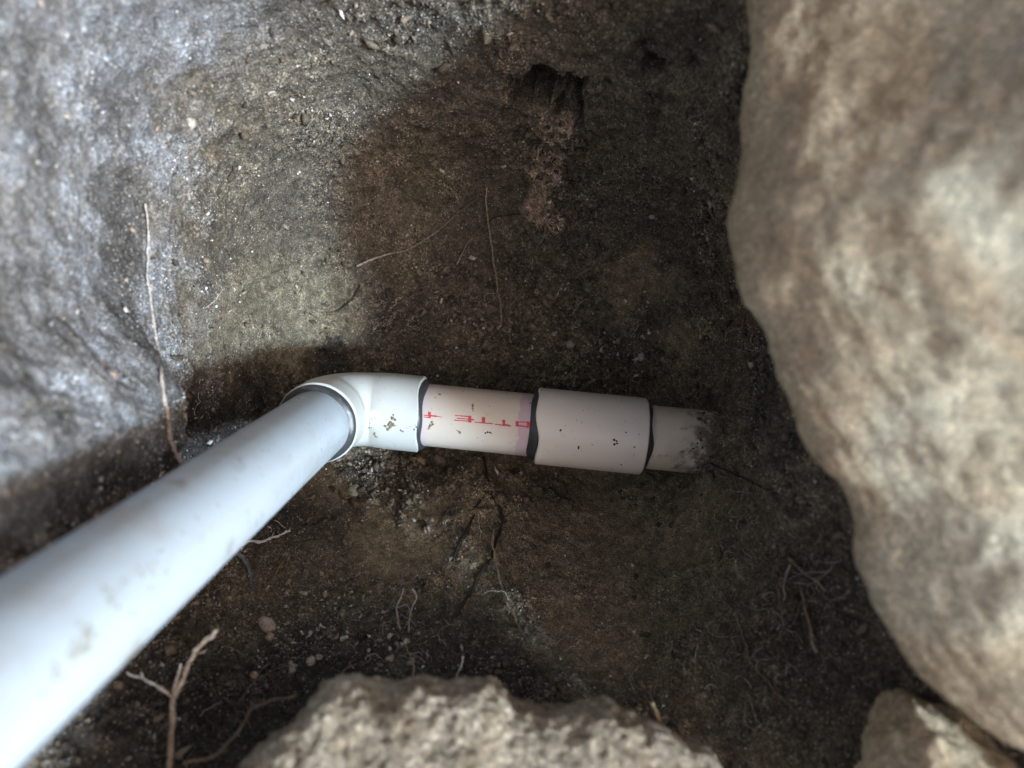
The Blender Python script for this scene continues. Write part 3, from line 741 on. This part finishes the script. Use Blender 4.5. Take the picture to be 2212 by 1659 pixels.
rock_loft('rock', [(1850, 1860, 0.33), (1880, 1750, 0.33), (1905, 1650, 0.315), (1935, 1560, 0.315), (1975, 1518, 0.315), (2030, 1535, 0.320), (2100, 1560, 0.325), (2200, 1580, 0.330), (2330, 1620, 0.35), (2450, 1700, 0.35)],
          [(0.0, 0.0), (0.015, 0.022), (0.045, 0.034), (0.09, 0.036), (0.12, 0.0), (0.10, -0.05), (0.04, -0.05), (0.01, -0.025)],
          (0.45, -1, 0), M_ROCK, 'small tan stone wedged under the low end of the large boulder', amp=(0.009, 0.005, 0.0016), seed=41, ns=160, nt=160)

# ------------------------------------------------------------------ roots
def tube(pts, r0, r1, col0, col1, seed, knob=0.35, sides=8, step=0.0012):
    P = np.array(pts, float); n = len(P)
    L = np.linalg.norm(np.diff(P, axis=0), axis=1).sum(); N = max(6, int(L/step))
    t = np.linspace(0, n-1-1e-6, N); i = np.floor(t).astype(int); f = (t-i)[:, None]
    g = lambda k: P[np.clip(k, 0, n-1)]
    c = 0.5*((2*g(i))+(-g(i-1)+g(i+1))*f+(2*g(i-1)-5*g(i)+4*g(i+1)-g(i+2))*f*f+(-g(i-1)+3*g(i)-3*g(i+1)+g(i+2))*f**3)
    r_ = np.random.default_rng(seed)
    s = np.linspace(0, 1, N)
    wob = np.stack([fbm(c+k*0.37, 130, 3, seed+k) for k in range(3)], -1)*min(r0*1.6, 0.0016)
    c = c+wob*np.sin(np.pi*np.clip(s*4, 0, .5))[:, None]
    tg = np.gradient(c, axis=0); tg /= np.linalg.norm(tg, axis=1, keepdims=True)+1e-9
    up = np.array((0.31, 0.22, 0.92)); a = np.cross(tg, up); a /= np.linalg.norm(a, axis=1, keepdims=True)+1e-9; b = np.cross(tg, a)
    th = np.arange(sides)/sides*2*np.pi
    rad = (r0+(r1-r0)*s)
    rad[-1] *= 0.2
    pt = c[:, None]+(a[:, None]*np.cos(th)[None, :, None]+b[:, None]*np.sin(th)[None, :, None])*rad[:, None, None]
    fl = pt.reshape(-1, 3)
    k = 1+knob*fbm(fl, 420, 3, seed+9)*1.6
    pt = c[:, None]+(pt-c[:, None])*k.reshape(N, sides, 1)
    m = mesh_np('root', pt.reshape(-1, 3), grid_faces(N, sides))
    cc = np.outer(1-s, col0)+np.outer(s, col1); cc = np.repeat(cc, sides, 0)*(1+0.45*fbm(fl, 300, 3, seed+5))[:, None]
    set_col(m, np.clip(cc, 0.005, 0.8))
    return m
SAND = (0.44, 0.40, 0.35); TAN = (0.34, 0.26, 0.175); PALE = (0.58, 0.52, 0.44); DARK = (0.028, 0.022, 0.018); BRN = (0.20, 0.14, 0.092); RED = (0.20, 0.095, 0.065); WHT = (0.62, 0.60, 0.56)
nroot = [0]
def lift(pts, off, roff):
    """follow the soil at off metres above it; entries with a third value hang free at that depth"""
    out = []
    for q in pts:
        if len(q) == 3:
            l, nn = hit(q[0], q[1]); o, d = ray(q[0], q[1])
            sd = float(np.dot(np.array(l)-CAM, d)/np.dot(d, d))
            out.append(np.array(at(q[0], q[1], min(q[2], sd-0.003))))
        else:
            l, nn = hit(*q)
            o, d = ray(*q); l = np.array(l)
            out.append(l-nrm(d)*off)
    return out
def root(label, pts, r0, r1, c0, c1=None, off=0.003, subs=(), knob=0.35, group='roots in the pit soil'):
    nroot[0] += 1; seed = 200+nroot[0]*7
    r0 *= 1.2; r1 *= 1.2
    P = lift(pts, off, 0)
    m = tube(P, r0, r1, c0, c1 or c0, seed, knob)
    o = link('root', m, M_ROOT); tag(o, label, 'root', group)
    for k, (sp, sr) in enumerate(subs):
        mm = tube(lift(sp, off, 0), sr, sr*0.4, c0, c1 or c0, seed+k+50, knob, 6)
        link('rootlet', mm, M_ROOT, o)
    return o
root('long sandy root running down the pale wall with a reddish tip by the riser pipe', [(314, 440), (318, 480), (320, 520), (319, 560), (320, 600), (325, 645), (331, 690), (336, 725), (342, 760), (347, 795), (352, 830), (358, 865), (362, 900, 0.405), (368, 950, 0.40), (392, 1000, 0.395)], 0.0004, 0.0010, SAND, (0.40, 0.30, 0.24), 0.002,
     subs=[([(368, 945, 0.40), (378, 970, 0.40), (390, 1012, 0.395)], 0.0008)], knob=0.6)
root('thick forked pale root beside the riser pipe in the darkest soil', [(364, 1680, 0.34), (372, 1580, 0.345), (376, 1510, 0.35), (396, 1460, 0.355), (420, 1415, 0.36), (428, 1400, 0.362), (450, 1380, 0.365), (472, 1359, 0.368)], 0.0011, 0.0010, BRN, PALE, 0,
     subs=[([(378, 1505, 0.35), (345, 1487, 0.352), (310, 1468, 0.355), (272, 1452, 0.36)], 0.0010), ([(374, 1490, 0.351), (380, 1465, 0.351), (388, 1432, 0.352)], 0.0009), ([(424, 1412, 0.36), (436, 1411, 0.36), (444, 1406, 0.36)], 0.0007), ([(310, 1468, 0.355), (305, 1452, 0.355)], 0.0005)], knob=0.5)
root('brown curved root arching from the forked pale root towards the crumbly stone', [(395, 1650, 0.35), (450, 1635, 0.352), (500, 1600, 0.355), (530, 1555, 0.36), (545, 1530, 0.362), (600, 1512, 0.365), (640, 1505, 0.37)], 0.0009, 0.0006, BRN, BRN, 0,
     subs=[([(530, 1555, 0.36), (543, 1530, 0.36), (538, 1515, 0.36)], 0.0007)])
root('short white root poking out from under the riser pipe', [(520, 1176), (560, 1168), (600, 1160), (628, 1146)], 0.0008, 0.0006, WHT, WHT, 0.006, subs=[([(600, 1160), (618, 1150), (630, 1138)], 0.0004), ([(585, 1162), (592, 1150)], 0.0003)], knob=0.6)
root('flat pale grey root hooked over the dark soil under the riser pipe', [(495, 1190), (520, 1200), (533, 1222), (540, 1250), (546, 1275)], 0.0017, 0.0010, (0.2, 0.2, 0.2), (0.12, 0.12, 0.12), 0.002, knob=0.6)
root('thin straight tan root standing near the short white root', [(612, 1212), (596, 1240), (580, 1262), (565, 1275)], 0.0004, 0.0006, (0.26, 0.17, 0.08), BRN, 0.004)
root('thicker of two pale root sprouts standing together under the connecting pipe', [(866, 1360), (858, 1335), (857, 1308), (868, 1288), (874, 1270)], 0.0006, 0.0006, TAN, PALE, 0.012, subs=[([(870, 1284), (880, 1287)], 0.0003)], knob=0.6)
root('thinner kinked white tipped sprout of the pair of pale root sprouts', [(883, 1365), (884, 1340), (890, 1310), (897, 1300), (900, 1290), (895, 1278), (890, 1272)], 0.0005, 0.0004, TAN, WHT, 0.012, knob=0.5)
root('crusty tan root with forked tip rising over the dark crooked root', [(1140, 1385), (1122, 1355), (1108, 1325), (1092, 1298), (1082, 1262), (1074, 1225), (1066, 1185), (1064, 1160), (1068, 1145)], 0.0007, 0.0007, BRN, TAN, 0.006,
     subs=[([(1062, 1185), (1055, 1170), (1050, 1158)], 0.00035), ([(1068, 1190), (1075, 1180), (1076, 1165)], 0.0003), ([(1074, 1205), (1090, 1202), (1104, 1200)], 0.00025), ([(1096, 1305), (1105, 1295), (1113, 1284)], 0.0003), ([(1098, 1312), (1085, 1316), (1075, 1324)], 0.0003), ([(1108, 1325), (1112, 1310)], 0.0003), ([(1122, 1352), (1124, 1340)], 0.0003)], knob=0.7)
root('dark crooked root creeping from under the connecting pipe down the scraped clay', [(1045, 985), (1052, 1030), (1062, 1065), (1083, 1105), (1080, 1145), (1062, 1200), (1035, 1240), (1018, 1275), (995, 1310), (972, 1345)], 0.0008, 0.0012, DARK, (0.05, 0.038, 0.028), 0.001, knob=0.4)
root('dark straight root lying on ochre clay beside the dark crooked root', [(1055, 1060), (1036, 1085), (1018, 1125), (998, 1165), (975, 1212)], 0.0006, 0.0011, DARK, (0.035, 0.028, 0.024), 0.0008)
root('fine dark root curving on ochre clay towards the dark humus', [(1000, 1020), (992, 1060), (975, 1095), (955, 1120), (945, 1145)], 0.0004, 0.0003, (0.07, 0.05, 0.035), BRN, 0.001)
root('long thin tan root hanging below the pinkish clay streak', [(1052, 405), (1050, 440), (1056, 490), (1064, 540), (1070, 590), (1078, 640), (1082, 670), (1084, 698)], 0.0005, 0.0005, TAN, (0.26, 0.19, 0.12), 0.008,
     subs=[([(1062, 520), (1056, 535)], 0.0002), ([(1075, 600), (1082, 606)], 0.0003)])
root('sandy root slanting across the back soil towards the scraped pale patch', [(1030, 430), (990, 460), (950, 495), (915, 520), (880, 540), (840, 549), (805, 560), (770, 575)], 0.0003, 0.0007, BRN, SAND, 0.002)
root('short twisted tan root branching beside the long thin tan root', [(1044, 488), (1022, 510), (1008, 530), (998, 548), (986, 572)], 0.0003, 0.0005, BRN, TAN, 0.005)
root('fine black root reaching from the pinkish clay streak to the long thin root', [(1125, 462), (1095, 466), (1070, 470), (1048, 482)], 0.00035, 0.0003, DARK, DARK, 0.003)
root('hairy brown root arching over the soil behind the connecting pipe', [(1030, 598), (1005, 590), (980, 600), (950, 615), (910, 632), (880, 645)], 0.0006, 0.0006, (0.10, 0.07, 0.055), (0.13, 0.10, 0.075), 0.003, knob=0.8)
root('single straw coloured root hair by the ochre patch on the wall', [(1340, 567), (1320, 568), (1285, 575), (1247, 594)], 0.0003, 0.0003, BRN, (0.30, 0.22, 0.13), 0.004)
root('dark bent root crossing the scraped pale patch behind the elbow', [(778, 615), (765, 640), (748, 658), (735, 668), (722, 673)], 0.0005, 0.0006, DARK, (0.06, 0.05, 0.04), 0.0015)
root('black wiry root trailing from the soil caked end of the buried pipe', [(1525, 996), (1560, 1012), (1600, 1030), (1640, 1050), (1680, 1068)], 0.0005, 0.0004, DARK, DARK, 0.002)
root('smooth pale root curling from the brown wall below the boulder', [(1708, 1220), (1698, 1245), (1694, 1265), (1698, 1285), (1694, 1300)], 0.0006, 0.0005, (0.32, 0.26, 0.2), TAN, 0.004)
root('stout tan root pointing down the wall under the smooth pale root', [(1728, 1268), (1738, 1310), (1748, 1350), (1758, 1398), (1766, 1410)], 0.0006, 0.0011, BRN, TAN, 0.004)
root('dusty brown root sloping towards the boulder from the smooth pale root', [(1702, 1205), (1728, 1228), (1756, 1252), (1785, 1278)], 0.0006, 0.0007, BRN, TAN, 0.002)
root('dusty branched root low on the wall between the boulder and crumbly stone', [(1590, 1330), (1612, 1395), (1622, 1430), (1660, 1475), (1700, 1520)], 0.0006, 0.0008, BRN, BRN, 0.003, subs=[([(1618, 1420), (1660, 1440), (1700, 1462)], 0.0006), ([(1615, 1405), (1580, 1440)], 0.0005)])
root('kinked grey root rising from behind the crumbly stone under the two sprouts', [(893, 1500), (893, 1460), (890, 1425), (878, 1400), (868, 1375)], 0.0006, 0.0003, TAN, TAN, 0.006, subs=[([(886, 1412), (872, 1410)], 0.0003)])
root('short root with a white tip rising from behind the crumbly stone', [(968, 1490), (982, 1470), (995, 1440), (999, 1420)], 0.0007, 0.0006, BRN, WHT, 0.006)
root('reddish root bending behind the crumbly stone near the scattered clods', [(722, 1500), (735, 1470), (745, 1448), (768, 1440)], 0.0008, 0.0005, RED, BRN, 0.005)
root('yellow straw stub sticking up at the edge of the crumbly stone', [(1428, 1568, 0.36), (1418, 1540, 0.362), (1409, 1512, 0.365)], 0.0010, 0.0011, (0.26, 0.19, 0.10), (0.36, 0.27, 0.15), 0, knob=0.2)
root('tangled reddish rootlet mat hanging where the boulder meets the wall', [(1612, 660), (1606, 700), (1610, 740), (1604, 790)], 0.0006, 0.0004, RED, BRN, 0.005,
     subs=[([(1612, 690), (1590, 712), (1575, 740)], 0.0004), ([(1606, 720), (1622, 745), (1615, 770)], 0.0004), ([(1600, 680), (1580, 690), (1560, 690)], 0.0003), ([(1608, 740), (1596, 765), (1599, 800)], 0.0003), ([(1600, 700), (1586, 730), (1590, 770)], 0.0003)], knob=0.8)
# stubby clay needles under the pinkish streak
root('thin straw spike pointing down from the tip of the pinkish clay streak', [(1180, 490), (1175, 508), (1168, 526)], 0.0007, 0.0003, (0.24, 0.17, 0.12), (0.3, 0.23, 0.16), 0.006)

def hairs(n_per, spots):
    V, Fc, Cc = [], [], []; nv = 0
    for (x, y, sx, sy, n) in spots:
        for q in range(n):
            px, py = random.gauss(x, sx), random.gauss(y, sy)
            l, nn = hit(px, py); l = np.array(l); nn = np.array(nn)
            if np.linalg.norm(l[:2]-PC) > 0.4: continue
            t1 = nrm(np.cross(nn, rng.normal(size=3))); pts = []; c = l+nn*0.0005; L = random.uniform(0.006, 0.028); K = 9
            hgt = random.uniform(0.0006, 0.005)
            for k in range(K):
                pts.append(c+nn*hgt*math.sin(math.pi*k/(K-1)*random.uniform(0.8, 1.0)))
                t1 = nrm(t1+rng.normal(size=3)*0.35-nn*np.dot(t1, nn)*0.8); c = c+t1*L/K
            pts = np.array(pts); r = random.uniform(0.00012, 0.00030); th = np.arange(3)/3*6.283
            tg = np.gradient(pts, axis=0); a = np.cross(tg, (0.3, 0.2, 0.9)); a /= np.linalg.norm(a, axis=1, keepdims=True)+1e-9
            b = np.cross(tg, a); b /= np.linalg.norm(b, axis=1, keepdims=True)+1e-9
            v = (pts[:, None]+(a[:, None]*np.cos(th)[None, :, None]+b[:, None]*np.sin(th)[None, :, None])*r).reshape(-1, 3)
            V.append(v); Fc.append(grid_faces(K, 3)+nv); nv += len(v)
            Cc.append(np.tile(np.array(random.choice((TAN, BRN, BRN, RED, PALE)))*random.uniform(0.6, 1.1), (len(v), 1)))
    m = mesh_np('root_hairs', np.concatenate(V), np.concatenate(Fc)); set_col(m, np.concatenate(Cc))
    tag(link('root_hairs', m, M_ROOT), kind='stuff')
hairs(0, [(1620, 720, 25, 60, 90), (1720, 1260, 60, 80, 130), (1620, 1430, 80, 60, 100), (1600, 1080, 60, 50, 80), (1000, 580, 150, 70, 45), (900, 1380, 60, 40, 40),
          (600, 1250, 60, 60, 30), (450, 800, 70, 80, 25), (1100, 1250, 120, 90, 40), (1300, 680, 120, 80, 35), (560, 1480, 90, 60, 40), (1400, 1480, 90, 30, 25)])

# ------------------------------------------------------------------ clods and chips on the soil
def clod(label, x, y, rpx, col_, flat=0.7, seed=1, cat='clod', name='soil_clod', lift_=0.3, sub=3):
    l, n = hit(x, y)
    dep = (Vector(CAM)-l).length; r = rpx*1.2/FPX*dep
    bm = bmesh.new(); bmesh.ops.create_icosphere(bm, subdivisions=sub, radius=1)
    v = np.array([tuple(q.co) for q in bm.verts]); f = np.array([[q.index for q in g.verts] for g in bm.faces]); bm.free()
    vv = v*(1+0.45*fbm(v*0.5+seed*3.3, 2.2, 3, seed)+0.14*fbm(v+seed, 6.0, 3, seed+2))[:, None]
    vv[:, 2] *= flat; vv[:, 1] *= random.uniform(0.7, 1.0)
    a = random.uniform(0, 6.28); ca, sa = math.cos(a), math.sin(a)
    vv = np.stack((vv[:, 0]*ca-vv[:, 1]*sa, vv[:, 0]*sa+vv[:, 1]*ca, vv[:, 2]), -1)*r
    q = n.to_track_quat('Z', 'Y')
    m = mesh_np(name, vv, f)
    set_col(m, np.clip(np.array(col_)*(1+0.5*fbm(vv, 350, 3, seed))[:, None], 0.01, 0.8))
    o = link(name, m, M_CLOD); o.location = l+n*r*flat*lift_; o.rotation_euler = q.to_euler()
    return tag(o, label, cat, 'clods and chips lying on the pit soil')
CL = (0.46, 0.345, 0.265)
clod('largest tan soil clod on the dark soil beside the riser pipe', 576, 1352, 15, CL, 0.75, 1)
clod('small crumb broken off the foot of the largest tan clod', 583, 1376, 7, CL, 0.8, 2)
clod('middle sized tan clod touching the small crumb near the crumbly stone', 672, 1430, 8.5, CL, 0.8, 3)
clod('small crumb resting against the middle sized tan clod', 690, 1421, 5.5, CL, 0.8, 4)
clod('round reddish tan clod below the largest tan clod', 549, 1462, 7.5, (0.46, 0.29, 0.20), 0.85, 5)
clod('tan clod between the round reddish clod and the middle sized clod', 632, 1450, 6, CL, 0.8, 6)
clod('tiny tan clod touching the top of the tan clod beside the middle sized clod', 627, 1434, 4, CL, 0.8, 7)
clod('flat tan chip lying on the dark humus under the elbow', 905, 1000, 12, (0.30, 0.22, 0.15), 0.35, 9, 'stone chip', 'stone_chip')
clod('longer flat tan chip next to the chip under the connecting pipe', 950, 997, 15, (0.26, 0.20, 0.15), 0.35, 10, 'stone chip', 'stone_chip')
clod('pale pebble in the rubble just above the coupling', 1233, 745, 7, (0.34, 0.29, 0.23), 0.8, 11, 'pebble', 'pebble')
clod('smaller pale pebble above the seam of connecting pipe and coupling', 1198, 722, 6, (0.36, 0.32, 0.27), 0.8, 12, 'pebble', 'pebble')
clod('grey pebble above the buried pipe end', 1385, 772, 8, (0.36, 0.32, 0.26), 0.7, 13, 'pebble', 'pebble')
clod('dull tan pebble pressed into the soil below the hairy brown root', 1058, 670, 9, (0.16, 0.12, 0.09), 0.5, 14, 'pebble', 'pebble')
clod('white flake standing on the wall soil above the boulder edge', 1408, 468, 5, (0.5, 0.46, 0.4), 0.6, 15, 'stone chip', 'stone_chip')
clod('tan pebble on the pale wall beside the long sandy root', 412, 265, 9, (0.34, 0.30, 0.24), 0.7, 16, 'pebble', 'pebble')
clod('mossy lump where the clay meets the humus below the elbow', 765, 1062, 12, (0.30, 0.28, 0.20), 0.5, 17)

scene.cycles.use_denoising = True
scene.cycles.max_bounces = 8
scene.cycles.diffuse_bounces = 5
scene.cycles.sample_clamp_indirect = 6.0
